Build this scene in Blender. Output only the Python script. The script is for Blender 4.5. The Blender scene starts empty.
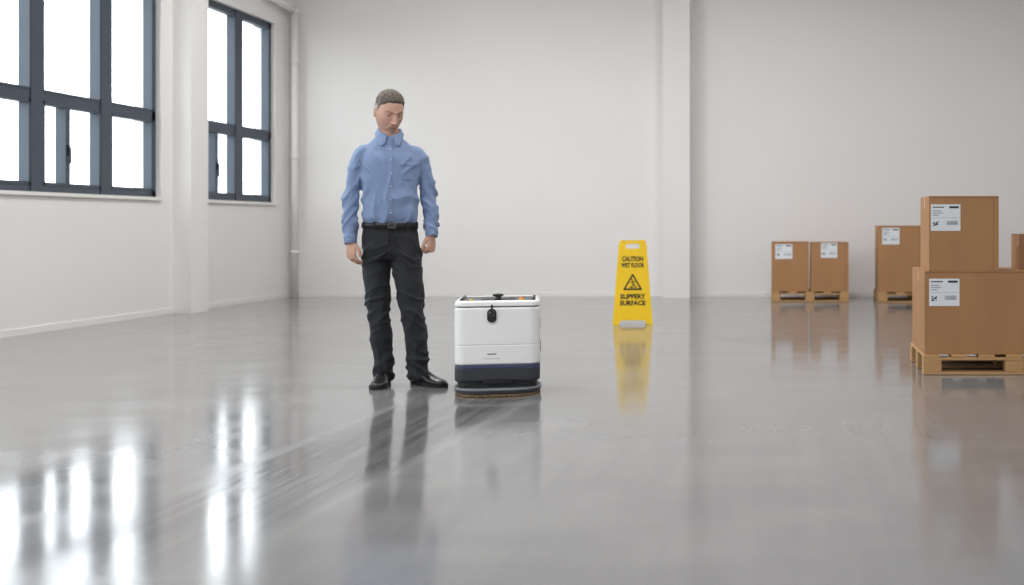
import bpy, bmesh, math, random
from mathutils import Vector, Matrix, noise
from mathutils.bvhtree import BVHTree
random.seed(7)
scene = bpy.context.scene
scene.view_settings.view_transform = 'Standard'
D2R = math.pi/180

# ------------------------------------------------------------------ materials
def srgb(r, g, b):
    f = lambda c: (c/255/12.92) if c/255 <= 0.04045 else ((c/255+0.055)/1.055)**2.4
    return (f(r), f(g), f(b), 1)

def mat(name, col, rough=0.6, metal=0.0, var=0.0, vscale=8.0, bump=0.0, bscale=60.0, stretch=(1, 1, 1),
        attr=None, spec=0.5, sub=0.0, emit=0.0, sheen=0.0, coat=0.0):
    m = bpy.data.materials.new(name); m.use_nodes = True
    nt = m.node_tree; N = nt.nodes; L = nt.links
    p = N['Principled BSDF']
    p.inputs['Base Color'].default_value = col
    p.inputs['Roughness'].default_value = rough
    p.inputs['Metallic'].default_value = metal
    p.inputs['Specular IOR Level'].default_value = spec
    p.inputs['Sheen Weight'].default_value = sheen
    p.inputs['Coat Weight'].default_value = coat
    if sub: 
        p.inputs['Subsurface Weight'].default_value = sub
        p.inputs['Subsurface Radius'].default_value = (0.012, 0.005, 0.003)
        p.inputs['Subsurface Scale'].default_value = 1.0
    if emit:
        p.inputs['Emission Color'].default_value = col
        p.inputs['Emission Strength'].default_value = emit
    tc = N.new('ShaderNodeTexCoord'); mp = N.new('ShaderNodeMapping')
    mp.inputs['Scale'].default_value = stretch
    L.new(tc.outputs['Object'], mp.inputs['Vector'])
    src = None
    if attr:
        a = N.new('ShaderNodeAttribute'); a.attribute_name = attr; src = a.outputs['Color']
        L.new(src, p.inputs['Base Color'])
    if var > 0:
        n = N.new('ShaderNodeTexNoise'); n.inputs['Scale'].default_value = vscale
        n.inputs['Detail'].default_value = 5
        L.new(mp.outputs[0], n.inputs['Vector'])
        mr = N.new('ShaderNodeMapRange')
        mr.inputs['From Min'].default_value = 0.25; mr.inputs['From Max'].default_value = 0.75
        mr.inputs['To Min'].default_value = 1-var; mr.inputs['To Max'].default_value = 1+var
        L.new(n.outputs['Fac'], mr.inputs['Value'])
        mx = N.new('ShaderNodeMix'); mx.data_type = 'RGBA'; mx.blend_type = 'MULTIPLY'
        mx.inputs[0].default_value = 1.0
        if src: L.new(src, mx.inputs[6])
        else: mx.inputs[6].default_value = col
        L.new(mr.outputs[0], mx.inputs[7]); L.new(mx.outputs[2], p.inputs['Base Color'])
    if bump > 0:
        n2 = N.new('ShaderNodeTexNoise'); n2.inputs['Scale'].default_value = bscale
        n2.inputs['Detail'].default_value = 4
        L.new(mp.outputs[0], n2.inputs['Vector'])
        b = N.new('ShaderNodeBump'); b.inputs['Strength'].default_value = 1.0
        b.inputs['Distance'].default_value = bump
        L.new(n2.outputs['Fac'], b.inputs['Height']); L.new(b.outputs[0], p.inputs['Normal'])
    return m

M = {}
M['wall'] = mat('plaster_white', srgb(232, 229, 227), 0.85, var=0.02, vscale=0.5)
M['ceil'] = mat('ceiling_paint', srgb(225, 225, 225), 0.9)
M['frame'] = mat('window_frame_slate', srgb(60, 70, 82), 0.45, spec=0.5, var=0.03)
M['sill'] = mat('sill_white', srgb(232, 230, 226), 0.5)
M['handle'] = mat('handle_metal', srgb(40, 44, 50), 0.3, metal=0.6)
M['card'] = mat('cardboard', srgb(168, 124, 84), 0.8, var=0.07, vscale=5, bump=0.0006, bscale=90, stretch=(1, 1, 0.3))
M['card2'] = mat('cardboard_dark', srgb(110, 76, 48), 0.85, var=0.08, vscale=6)
M['tape'] = mat('packing_tape', srgb(190, 142, 96), 0.35, var=0.03)
M['label'] = mat('label_paper', srgb(226, 230, 234), 0.55, var=0.02)
M['ink'] = mat('label_ink', srgb(45, 48, 55), 0.6)
M['wood'] = mat('pallet_wood', srgb(184, 144, 98), 0.75, var=0.18, vscale=6, bump=0.001, bscale=40, stretch=(0.4, 3, 6))
M['yellow'] = mat('sign_yellow', srgb(250, 206, 10), 0.4, var=0.02)
M['black'] = mat('black_print', srgb(40, 34, 12), 0.55)
M['rob_w'] = mat('robot_white', srgb(240, 240, 240), 0.35, coat=0.2)
M['rob_g'] = mat('robot_grey', srgb(130, 134, 140), 0.4)
M['rob_d'] = mat('robot_charcoal', srgb(50, 53, 60), 0.4)
M['rob_n'] = mat('robot_navy', srgb(40, 52, 88), 0.4)
M['rob_k'] = mat('robot_black', srgb(22, 23, 26), 0.4)
M['glassk'] = mat('sensor_glass', srgb(14, 15, 20), 0.08, coat=1.0)
M['orange'] = mat('button_orange', srgb(232, 110, 30), 0.4)
M['ybtn'] = mat('button_yellow', srgb(230, 190, 60), 0.4)
M['brist'] = mat('brush_bristle', srgb(132, 108, 80), 0.9, var=0.4, vscale=90)
M['rubber'] = mat('rubber', srgb(30, 30, 32), 0.75)
M['shirt'] = mat('shirt_chambray', srgb(126, 146, 182), 0.85, var=0.10, vscale=300, bump=0.004, bscale=16, stretch=(1, 1, 0.7), sheen=0.1)
M['btn'] = mat('shirt_button', srgb(190, 200, 216), 0.4)
M['jeans'] = mat('jeans_black', srgb(28, 30, 36), 0.8, var=0.22, vscale=9, bump=0.0015, bscale=30, sheen=0.04)
M['belt'] = mat('belt_leather', srgb(20, 19, 19), 0.4)
M['buckle'] = mat('buckle_metal', srgb(120, 120, 120), 0.3, metal=0.9)
M['shoe'] = mat('shoe_leather', srgb(28, 28, 30), 0.33, var=0.1)
M['sole'] = mat('shoe_sole', srgb(20, 20, 20), 0.7)
M['skin'] = mat('skin', srgb(196, 148, 122), 0.5, attr='Col', var=0.05, vscale=70, sub=0.08, bump=0.0004, bscale=120)
M['hair'] = mat('hair_grey_brown', srgb(100, 90, 82), 0.7, attr='Col', var=0.4, vscale=110, bump=0.003, bscale=160, stretch=(1, 0.35, 0.5))
M['eyew'] = mat('eye_white', srgb(215, 208, 200), 0.2)
M['iris'] = mat('eye_iris', srgb(50, 45, 40), 0.15)
M['lid'] = mat('eyelid_skin', srgb(178, 132, 114), 0.5)
M['fill_lamp'] = mat('added_fill_diffuser', (1, 1, 1, 1), 0.5, emit=2.0)  # glowing face of the added ceiling fill fixtures
M['asph'] = mat('asphalt', srgb(150, 150, 150), 0.9, var=0.1)

def glass_mat():
    m = bpy.data.materials.new('window_glass'); m.use_nodes = True
    nt = m.node_tree; N = nt.nodes; L = nt.links
    N.remove(N['Principled BSDF'])
    t = N.new('ShaderNodeBsdfTransparent'); t.inputs[0].default_value = (0.96, 0.98, 0.98, 1)
    g = N.new('ShaderNodeBsdfGlossy'); g.inputs['Roughness'].default_value = 0.02
    mx = N.new('ShaderNodeMixShader'); mx.inputs[0].default_value = 0.06
    L.new(t.outputs[0], mx.inputs[1]); L.new(g.outputs[0], mx.inputs[2])
    L.new(mx.outputs[0], N['Material Output'].inputs[0])
    return m
M['glass'] = glass_mat()

def floor_mat():
    m = bpy.data.materials.new('polished_concrete'); m.use_nodes = True
    nt = m.node_tree; N = nt.nodes; L = nt.links
    p = N['Principled BSDF']
    tc = N.new('ShaderNodeTexCoord')
    def noi(scale, detail, stretch=(1, 1, 1), dist=0.0, rot=0):
        mp = N.new('ShaderNodeMapping'); mp.inputs['Scale'].default_value = stretch
        mp.inputs['Rotation'].default_value = (0, 0, rot)
        L.new(tc.outputs['Object'], mp.inputs[0])
        n = N.new('ShaderNodeTexNoise'); n.inputs['Scale'].default_value = scale
        n.inputs['Detail'].default_value = detail; n.inputs['Distortion'].default_value = dist
        L.new(mp.outputs[0], n.inputs['Vector']); return n.outputs['Fac']
    def mr(v, a, b, c, d):
        r = N.new('ShaderNodeMapRange'); r.interpolation_type = 'SMOOTHSTEP'
        for k, x in zip(('From Min', 'From Max', 'To Min', 'To Max'), (a, b, c, d)): r.inputs[k].default_value = x
        L.new(v, r.inputs['Value']); return r.outputs[0]
    def math_(op, a, b=None):
        x = N.new('ShaderNodeMath'); x.operation = op
        for i, v in enumerate((a, b)):
            if v is None: continue
            if isinstance(v, (int, float)): x.inputs[i].default_value = v
            else: L.new(v, x.inputs[i])
        return x.outputs[0]
    big = noi(0.55, 2, (1, 1, 1), 0.3)
    mid = noi(2.0, 1, (1, 1, 1), 0.0)
    streak = noi(2.2, 2, (5.0, 0.30, 1), 0.1, rot=-0.08)
    fine = noi(5.0, 3, (6.0, 0.16, 1), 0.0, rot=-0.06)          # squeegee lines inside the track
    wide = noi(1.2, 2, (1.0, 3.0, 1), 0.1)                        # faint trowel bands
    sx = N.new('ShaderNodeSeparateXYZ'); L.new(tc.outputs['Object'], sx.inputs[0])
    X, Y = sx.outputs[0], sx.outputs[1]
    dy = math_('SUBTRACT', 6.6, Y)
    xc = math_('ADD', math_('MULTIPLY', dy, -0.065), -1.76)
    dist = math_('ABSOLUTE', math_('SUBTRACT', X, xc))
    fade = math_('MULTIPLY', mr(Y, 6.3, 6.8, 1, 0), mr(Y, 2.8, 5.2, 0, 1))
    track = math_('MULTIPLY', mr(dist, 0.20, 0.36, 1, 0), fade)
    edge = math_('MULTIPLY', mr(math_('ABSOLUTE', math_('SUBTRACT', dist, 0.33)), 0.0, 0.07, 1, 0), fade)
    edge = math_('MULTIPLY', edge, mr(streak, 0.35, 0.55, 0.3, 1))
    lines = mr(fine, 0.36, 0.62, 0.30, 1)
    wet = math_('MULTIPLY', track, lines)
    cr = N.new('ShaderNodeValToRGB')
    cr.color_ramp.elements[0].position = 0.25; cr.color_ramp.elements[0].color = srgb(108, 108, 109)
    cr.color_ramp.elements[1].position = 0.75; cr.color_ramp.elements[1].color = srgb(144, 143, 143)
    s1 = math_('ADD', math_('MULTIPLY', big, 0.4), math_('MULTIPLY', mid, 0.25))
    s2 = math_('ADD', s1, math_('ADD', math_('MULTIPLY', streak, 0.2), math_('MULTIPLY', wide, 0.15)))
    L.new(s2, cr.inputs[0])
    mul = math_('ADD', math_('SUBTRACT', 1.0, math_('MULTIPLY', wet, 0.48)), math_('MULTIPLY', edge, 0.20))
    mx = N.new('ShaderNodeMix'); mx.data_type = 'RGBA'; mx.blend_type = 'MULTIPLY'; mx.inputs[0].default_value = 1.0
    L.new(cr.outputs[0], mx.inputs[6]); L.new(mul, mx.inputs[7]); L.new(mx.outputs[2], p.inputs['Base Color'])
    r1 = mr(math_('ADD', math_('MULTIPLY', s2, 0.6), math_('MULTIPLY', wide, 0.4)), 0.38, 0.62, 0.09, 0.15)
    r2 = math_('ADD', math_('SUBTRACT', r1, math_('MULTIPLY', wet, 0.02)), math_('MULTIPLY', edge, 0.06))
    L.new(r2, p.inputs['Roughness'])
    L.new(math_('SUBTRACT', 0.68, math_('MULTIPLY', wet, 0.12)), p.inputs['Specular IOR Level'])
    b = N.new('ShaderNodeBump'); b.inputs['Distance'].default_value = 0.0007; b.inputs['Strength'].default_value = 1
    L.new(noi(2.6, 0), b.inputs['Height']); L.new(b.outputs[0], p.inputs['Normal'])
    return m
M['floor'] = floor_mat()

# ------------------------------------------------------------------ mesh helpers
class MB:
    def __init__(s): s.v = []; s.f = []; s.m = []; s.mats = []; s.sm = []
    def mi(s, m):
        m = M[m]
        if m not in s.mats: s.mats.append(m)
        return s.mats.index(m)
    def add(s, vs, fs, m, smooth=False, T=None):
        o = len(s.v); i = s.mi(m)
        for v in vs:
            v = Vector(v)
            if T is not None: v = T @ v
            s.v.append(v)
        for f in fs: s.f.append([o+k for k in f]); s.m.append(i); s.sm.append(smooth)
    def box(s, c, d, m, T=None):
        x, y, z = c; a, b, h = d[0]/2, d[1]/2, d[2]/2
        vs = [(x+i*a, y+j*b, z+k*h) for i in (-1, 1) for j in (-1, 1) for k in (-1, 1)]
        fs = [(0, 1, 3, 2), (4, 6, 7, 5), (0, 4, 5, 1), (2, 3, 7, 6), (0, 2, 6, 4), (1, 5, 7, 3)]
        s.add(vs, fs, m, T=T)
    def box2(s, lo, hi, m, T=None):
        s.box([(a+b)/2 for a, b in zip(lo, hi)], [abs(b-a) for a, b in zip(lo, hi)], m, T)
    def rings(s, rings, m, smooth=True, cap0=True, cap1=True, T=None):
        n = len(rings[0]); vs = [p for r in rings for p in r]; fs = []
        for i in range(len(rings)-1):
            for j in range(n):
                k = (j+1) % n
                fs.append((i*n+j, i*n+k, (i+1)*n+k, (i+1)*n+j))
        if cap0: fs.append(tuple(range(n-1, -1, -1)))
        if cap1: fs.append(tuple((len(rings)-1)*n+j for j in range(n)))
        s.add(vs, fs, m, smooth, T)
    def cyl(s, p0, p1, r, m, seg=24, r1=None, T=None, smooth=True):
        p0 = Vector(p0); p1 = Vector(p1); r1 = r if r1 is None else r1
        t = (p1-p0).normalized(); x = t.orthogonal().normalized(); y = t.cross(x)
        R = lambda p, q: [p+x*math.cos(a)*q+y*math.sin(a)*q for a in [2*math.pi*i/seg for i in range(seg)]]
        s.rings([R(p0, r), R(p1, r1)], m, smooth, T=T)
    def ball(s, c, r, m, seg=24, T=None):
        c = Vector(c); r = r if hasattr(r, '__len__') else (r, r, r)
        R = []
        for i in range(1, seg//2):
            th = math.pi*i/(seg//2)
            R.append([c+Vector((r[0]*math.sin(th)*math.cos(a), r[1]*math.sin(th)*math.sin(a), -r[2]*math.cos(th))) for a in [2*math.pi*j/seg for j in range(seg)]])
        s.rings(R, m, True, T=T)
    def mesh(s, name):
        me = bpy.data.meshes.new(name); me.from_pydata([tuple(v) for v in s.v], [], s.f)
        for m in s.mats: me.materials.append(m)
        for p, i, k in zip(me.polygons, s.m, s.sm): p.material_index = i; p.use_smooth = k
        bm = bmesh.new(); bm.from_mesh(me); bmesh.ops.recalc_face_normals(bm, faces=bm.faces); bm.to_mesh(me); bm.free()
        me.update(); return me
    def obj(s, name, parent=None, bevel=0.0, loc=None, rz=0.0, bseg=2):
        o = bpy.data.objects.new(name, s.mesh(name)); scene.collection.objects.link(o)
        if bevel:
            b = o.modifiers.new('bevel', 'BEVEL'); b.width = bevel; b.segments = bseg; b.limit_method = 'ANGLE'; b.angle_limit = 40*D2R
            b.harden_normals = False
        if loc is not None: o.location = loc
        o.rotation_euler[2] = rz
        if parent: o.parent = parent
        return o

def empty(name, loc=(0, 0, 0), rz=0):
    e = bpy.data.objects.new(name, None); e.location = loc; e.rotation_euler[2] = rz
    e.empty_display_size = 0.1
    scene.collection.objects.link(e); return e

def smst(a, b, x):
    t = max(0, min(1, (x-a)/(b-a))); return t*t*(3-2*t)

def catmull(keys, sub):
    out = []
    n = len(keys)
    for i in range(n-1):
        p0 = keys[max(i-1, 0)]; p1 = keys[i]; p2 = keys[i+1]; p3 = keys[min(i+2, n-1)]
        for k in range(sub):
            t = k/sub
            out.append([0.5*((2*b)+(-a+c)*t+(2*a-5*b+4*c-d)*t*t+(-a+3*b-3*c+d)*t**3) for a, b, c, d in zip(p0, p1, p2, p3)])
    out.append(list(keys[-1])); return out

def hring(cx, cy, z, a, b, yaw=0, n=40, e=2.3):
    R = []
    c, s = math.cos(yaw), math.sin(yaw)
    for j in range(n):
        t = 2*math.pi*j/n; ct, st = math.cos(t), math.sin(t)
        x = a*math.copysign(abs(ct)**(2/e), ct); y = b*math.copysign(abs(st)**(2/e), st)
        R.append(Vector((cx+x*c-y*s, cy+x*s+y*c, z)))
    return R

def tube(keys, sub=5, n=20, ref=(1, 0, 0)):
    """keys (x,y,z,ra,rb) ; ra along ref direction"""
    K = catmull(keys, sub); P = [Vector(k[:3]) for k in K]; R = []
    ref = Vector(ref)
    for i, k in enumerate(K):
        t = (P[min(i+1, len(P)-1)]-P[max(i-1, 0)]).normalized()
        x = (ref-t*ref.dot(t)).normalized(); y = t.cross(x)
        R.append([P[i]+x*math.cos(a)*k[3]+y*math.sin(a)*k[4] for a in [2*math.pi*j/n for j in range(n)]])
    t1 = (P[-1]-P[-2]).normalized(); r1 = (K[-1][3]+K[-1][4])/2
    end = [[P[-1]+(b-P[-1])*math.sqrt(1-q*q)+t1*r1*q*0.8 for b in R[-1]] for q in (0.35, 0.65, 0.88, 0.98)]
    t0 = (P[0]-P[1]).normalized(); r0 = (K[0][3]+K[0][4])/2
    st = [[P[0]+(b-P[0])*math.sqrt(1-q*q)+t0*r0*q*0.8 for b in R[0]] for q in (0.98, 0.88, 0.65, 0.35)]
    return st+R+end

def remeshed(mb, name, voxel, smooth_it, mats):
    o = mb.obj(name+'_tmp')
    r = o.modifiers.new('r', 'REMESH'); r.mode = 'VOXEL'; r.voxel_size = voxel; r.use_smooth_shade = True
    s = o.modifiers.new('s', 'SMOOTH'); s.factor = 0.5; s.iterations = smooth_it
    dg = bpy.context.evaluated_depsgraph_get(); dg.update()
    me = bpy.data.meshes.new_from_object(o.evaluated_get(dg)); me.name = name
    bpy.data.objects.remove(o)
    me.materials.clear()
    for m in mats: me.materials.append(M[m])
    for p in me.polygons: p.use_smooth = True; p.material_index = 0
    return me

def link(name, me, parent=None):
    o = bpy.data.objects.new(name, me); scene.collection.objects.link(o)
    if parent: o.parent = parent
    return o

def displace(me, fn):
    ns = [v.normal.copy() for v in me.vertices]
    for v, n in zip(me.vertices, ns):
        v.co = v.co+n*fn(v.co, n)
    me.update()

def paint(me, fn):
    a = me.color_attributes.new('Col', 'FLOAT_COLOR', 'POINT')
    for i, v in enumerate(me.vertices): a.data[i].color = fn(v.co)

def text_geo(body, size, width=None, bold=0.0, ext=0.0006):
    cu = bpy.data.curves.new('t', 'FONT'); cu.body = body; cu.size = size; cu.align_x = 'CENTER'; cu.align_y = 'CENTER'
    cu.extrude = ext; cu.offset = bold; cu.resolution_u = 2
    o = bpy.data.objects.new('t', cu); scene.collection.objects.link(o)
    dg = bpy.context.evaluated_depsgraph_get(); dg.update()
    me = bpy.data.meshes.new_from_object(o.evaluated_get(dg))
    vs = [v.co.copy() for v in me.vertices]; fs = [tuple(p.vertices) for p in me.polygons]
    bpy.data.objects.remove(o)
    if width and vs:
        w = max(v.x for v in vs)-min(v.x for v in vs)
        for v in vs: v.x *= width/w
    return vs, fs

UP = Matrix(((1, 0, 0, 0), (0, 0, -1, 0), (0, 1, 0, 0), (0, 0, 0, 1)))

def rrect(w, d, r, n=8):
    P = []
    for cx, cy, a0 in ((w/2-r, -d/2+r, -90), (w/2-r, d/2-r, 0), (-w/2+r, d/2-r, 90), (-w/2+r, -d/2+r, 180)):
        for i in range(n+1):
            a = (a0+90*i/n)*D2R; P.append((cx+r*math.cos(a), cy+r*math.sin(a)))
    return P

def stack(mb, w, d, r, prof, m, T=None, smooth=True, cap0=True, cap1=True):
    # support loops keep large flat faces flat under smooth shading
    pr = []
    for i, (z, q) in enumerate(prof):
        pr.append((z, q))
        if i+1 < len(prof):
            z2, q2 = prof[i+1]; L_ = math.hypot(z2-z, q2-q)
            if L_ > 0.012:
                e = 0.0015/L_
                pr.append((z+(z2-z)*e, q+(q2-q)*e)); pr.append((z2-(z2-z)*e, q2-(q2-q)*e))
    R = []
    for z, i in pr:
        R.append([Vector((x, y, z)) for x, y in rrect(w-2*i, d-2*i, max(r-i, 0.003))])
    mb.rings(R, m, smooth, cap0, False, T)
    if cap1: mb.add(R[-1], [tuple(range(len(R[-1])))], m, False, T)

# ------------------------------------------------------------------ room
XL, XR, YB, YF, H = -6.87, 7.0, 15.8, -5.0, 5.2
SILL, TOP = 1.29, 3.71
mb = MB(); mb.box2((XL-0.3, YF-0.3, -0.1), (XR+0.3, YB+0.3, 0), 'floor'); mb.obj('floor')
mb = MB(); mb.box2((XL-0.3, YF-0.3, H), (XR+0.3, YB+0.3, H+0.2), 'ceil'); mb.obj('ceiling')
mb = MB(); mb.box2((XL-0.3, YB, 0), (XR+0.3, YB+0.3, H), 'wall')
mb.box2((-1.67, YB-0.26, 0), (-1.30, YB, H), 'wall')          # engaged column
mb.obj('wall_back')
mb = MB(); mb.box2((XR, YF, 0), (XR+0.3, YB, H), 'wall'); mb.obj('wall_right')
mb = MB(); mb.box2((XL-0.3, YF-0.3, 0), (XR+0.3, YF, H), 'wall'); mb.obj('wall_front')
wins = [(-4.2, -0.8), (0.2, 3.6), (4.4, 7.8), (8.85, 12.53), (13.35, 15.34)]
mb = MB()
mb.box2((XL-0.3, YF, 0), (XL, YB, SILL), 'wall'); mb.box2((XL-0.3, YF, TOP), (XL, YB, H), 'wall')
prev = YF
for a, b in wins+[(YB, YB)]:
    mb.box2((XL-0.3, prev, SILL), (XL, a, TOP), 'wall'); prev = b
for i, (a, b) in enumerate([(12.76, 13.14), (8.05, 8.5), (3.78, 4.2)]):
    mb.box2((XL, a, 0), (XL+0.21, b, H), 'wall')
mb.obj('wall_left')
# corner downpipe
mb = MB(); px_, py_ = XL+0.12, YB-0.14
mb.cyl((px_, py_, 0), (px_, py_, 3.95), 0.045, 'wall'); mb.cyl((px_, py_, 3.95), (px_, py_-0.8, 4.0), 0.045, 'wall')
mb.ball((px_, py_, 3.95), 0.055, 'wall'); 
for z in (0.6, 1.9, 3.2): mb.cyl((px_, py_, z), (px_, py_, z+0.04), 0.055, 'wall'); mb.box((px_, py_+0.085, z+0.02), (0.03, 0.10, 0.02), 'wall')
mb.obj('drain_pipe')
mb = MB(); mb.box2((XL, YF, 0), (XL+0.012, 12.74, 0.06), 'wall'); mb.box2((XL, 13.16, 0), (XL+0.012, YB, 0.06), 'wall'); mb.obj('baseboard_left')
mb = MB(); mb.box2((XL, YB-0.012, 0), (-1.67, YB, 0.06), 'wall'); mb.box2((-1.30, YB-0.012, 0), (XR, YB, 0.06), 'wall'); mb.obj('baseboard_back')

XF = XL-0.06
def window(idx, y0, y1, mull, sash=None):
    mb = MB(); fd = 0.10; fw = 0.07
    x0, x1 = XF-fd, XF
    mb.box2((x0, y0, SILL), (x1, y1, SILL+fw), 'frame'); mb.box2((x0, y0, TOP-fw), (x1, y1, TOP), 'frame')
    mb.box2((x0, y0, SILL), (x1, y0+fw, TOP), 'frame'); mb.box2((x0, y1-fw, SILL), (x1, y1, TOP), 'frame')
    mw = 0.085
    for m in mull: mb.box2((x0-0.01, m-mw, SILL), (x1+0.01, m+mw, TOP), 'frame')
    zt = 2.19
    mb.box2((x0, y0, zt-0.045), (x1, y1, zt+0.045), 'frame')
    edges = [y0+fw]+[q for m in mull for q in (m-mw, m+mw)]+[y1-fw]
    for i in range(0, len(edges), 2):
        a, b = edges[i], edges[i+1]
        for lo, hi in ((SILL+fw, zt-0.045), (zt+0.045, TOP-fw)):
            w = 0.02 if lo > 2 else 0.03
            mb.box2((x0+0.02, a, lo), (x1+0.008, a+w, hi), 'frame'); mb.box2((x0+0.02, b-w, lo), (x1+0.008, b, hi), 'frame')
            mb.box2((x0+0.02, a, lo), (x1+0.008, b, lo+w), 'frame'); mb.box2((x0+0.02, a, hi-w), (x1+0.008, b, hi), 'frame')
    if sash:
        mb.box2((x0+0.01, sash-0.035, SILL+fw), (x1+0.01, sash+0.035, zt-0.045), 'frame')
        mb.box2((x1+0.008, sash-0.012, 1.66), (x1+0.025, sash+0.012, 1.76), 'handle')
        mb.box2((x1+0.025, sash-0.008, 1.58), (x1+0.04, sash+0.008, 1.74), 'handle')
    mb.box2((XF-0.055, y0+fw, SILL+fw), (XF-0.049, y1-fw, TOP-fw), 'glass')
    mb.box2((XF, y0+0.002, SILL-0.03), (XL+0.03, y1-0.002, SILL+0.004), 'sill')
    mb.obj('window_%d' % idx)
window(1, 8.85, 12.53, [10.53, 11.60], 10.98)
window(2, 13.35, 15.34, [14.42], 13.86)
window(3, 4.4, 7.8, [5.5, 6.7]); window(4, 0.2, 3.6, [1.3, 2.5]); window(5, -4.2, -0.8, [-3.1, -1.9])  # unseen windows, added along the wall to let in more light

mb = MB(); mb.box2((-90, -60, -0.4), (XL-0.3, 110, -0.3), 'asph'); mb.obj('ground_outside')

k = 0
FILL_LAMPS = [(x, y) for x in (-4.0, 0.0, 4.0) for y in (-1.5, 3.0, 7.5, 12.0)]  # unseen ceiling fixtures, added as fill light for the room
for x, y in FILL_LAMPS:
    mb = MB(); mb.box((x, y, H-0.07), (1.3, 0.36, 0.08), 'sill'); mb.box((x, y, H-0.115), (1.2, 0.28, 0.012), 'fill_lamp')
    mb.cyl((x-0.5, y, H-0.04), (x-0.5, y, H), 0.01, 'handle'); mb.cyl((x+0.5, y, H-0.04), (x+0.5, y, H), 0.01, 'handle')
    o = mb.obj('added_fill_lamp' if k == 0 else 'added_fill_lamp.%03d' % k)
    ld = bpy.data.lights.new('added_fill_light', 'AREA'); ld.shape = 'RECTANGLE'; ld.size = 1.2; ld.size_y = 0.28
    ld.energy = {-4.0: 108, 0.0: 76, 4.0: 20}[x]; ld.color = (1.0, 0.995, 0.985)
    lo = bpy.data.objects.new('added_fill_light', ld); lo.location = (x, y, H-0.13); scene.collection.objects.link(lo); lo.parent = o
    k += 1
for a, b in wins:
    ld = bpy.data.lights.new('portal', 'AREA'); ld.shape = 'RECTANGLE'; ld.size = TOP-SILL; ld.size_y = b-a; ld.energy = 1
    ld.cycles.is_portal = True
    lo = bpy.data.objects.new('window_portal', ld); lo.location = (XL-0.28, (a+b)/2, (TOP+SILL)/2)
    lo.rotation_euler = (0, -math.pi/2, 0); scene.collection.objects.link(lo)

w = bpy.data.worlds.new('sky'); scene.world = w; w.use_nodes = True
wn = w.node_tree.nodes; wl = w.node_tree.links
bg = wn['Background']; bg.inputs[1].default_value = 6.0
tc = wn.new('ShaderNodeTexCoord'); sp = wn.new('ShaderNodeSeparateXYZ'); rp = wn.new('ShaderNodeValToRGB')
wl.new(tc.outputs['Generated'], sp.inputs[0]); wl.new(sp.outputs[2], rp.inputs[0]); wl.new(rp.outputs[0], bg.inputs[0])
rp.color_ramp.elements[0].color = (0.86, 0.90, 0.94, 1); rp.color_ramp.elements[1].color = (0.92, 0.965, 1.0, 1)

# ------------------------------------------------------------------ pallets & boxes
def pallet(name, x0, x1, y0, y1):
    mb = MB(); wd = x1-x0; dp = y1-y0; cx = (x0+x1)/2
    for y in (y0+0.045, (y0+y1)/2, y1-0.045):
        mb.box((cx, y, 0.011), (wd, 0.09, 0.018), 'wood')
        for x in (x0+0.06, cx, x1-0.06):
            mb.box((x, y, 0.058), (0.12, 0.09, 0.074), 'wood')
        mb.box((cx, y, 0.105), (wd, 0.09, 0.018), 'wood')
    n = max(4, int(wd/0.17))
    for i in range(n):
        x = x0+0.055+(wd-0.11)*i/(n-1)
        mb.box((x, (y0+y1)/2, 0.123), (0.105, dp, 0.018), 'wood')
    return mb.obj(name, bevel=0.003)

def carton(name, x0, x1, y0, y1, z0, z1, label=None, rz=0.0):
    W, Dp, Ht = x1-x0, y1-y0, z1-z0
    e = empty(name, ((x0+x1)/2, (y0+y1)/2, z0), rz)
    mb = MB()
    mb.box2((-W/2, -Dp/2, 0.0), (W/2, Dp/2, Ht-0.004), 'card')
    mb.box2((-W/2, -Dp/2, Ht-0.004), (W/2, -0.002, Ht), 'card'); mb.box2((-W/2, 0.002, Ht-0.004), (W/2, Dp/2, Ht), 'card')
    mb.obj('body', e, bevel=0.005)
    mb = MB()
    mb.box2((-W/2-0.001, -0.03, Ht), (W/2+0.001, 0.03, Ht+0.001), 'tape')
    for sx in (-1, 1): mb.box2((sx*(W/2), -0.03, Ht-0.08), (sx*(W/2+0.001), 0.03, Ht), 'tape')
    mb.box2((-W/2+0.004, -Dp/2-0.0012, Ht-0.0125), (W/2-0.004, -Dp/2, Ht-0.0095), 'card2')
    mb.box2((W/2-0.035, -Dp/2-0.0008, 0.01), (W/2-0.033, -Dp/2, Ht-0.01), 'card2')
    mb.obj('tape_and_creases', e)
    if label:
        lx, lt, lw, lh = label
        mb = MB(); a = -W/2+lx; b = Ht-lt; y = -Dp/2
        mb.box2((a, y-0.002, b-lh), (a+lw, y-0.0003, b), 'label')
        def ink(u0, v0, u1, v1): mb.box2((a+u0*lw, y-0.0028, b-v1*lh), (a+u1*lw, y-0.002, b-v0*lh), 'ink')
        ink(0.06, 0.09, 0.45, 0.13); ink(0.62, 0.07, 0.94, 0.15)
        ink(0.06, 0.24, 0.34, 0.26); ink(0.06, 0.32, 0.40, 0.34); ink(0.06, 0.40, 0.28, 0.42)
        rnd = random.Random(int(x0*100)); u = 0.52
        while u < 0.90:
            q = rnd.choice((0.006, 0.012)); ink(u, 0.62, min(u+q, 0.94), 0.78); u += q+rnd.choice((0.014, 0.022))
        for i in range(5):
            for j in range(5):
                if rnd.random() > 0.5: ink(0.07+i*0.036, 0.64+j*0.036, 0.07+(i+1)*0.036, 0.64+(j+1)*0.036)
        ink(0.03, 0.505, 0.97, 0.511)
        mb.obj('shipping_label', e)
    return e

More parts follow.
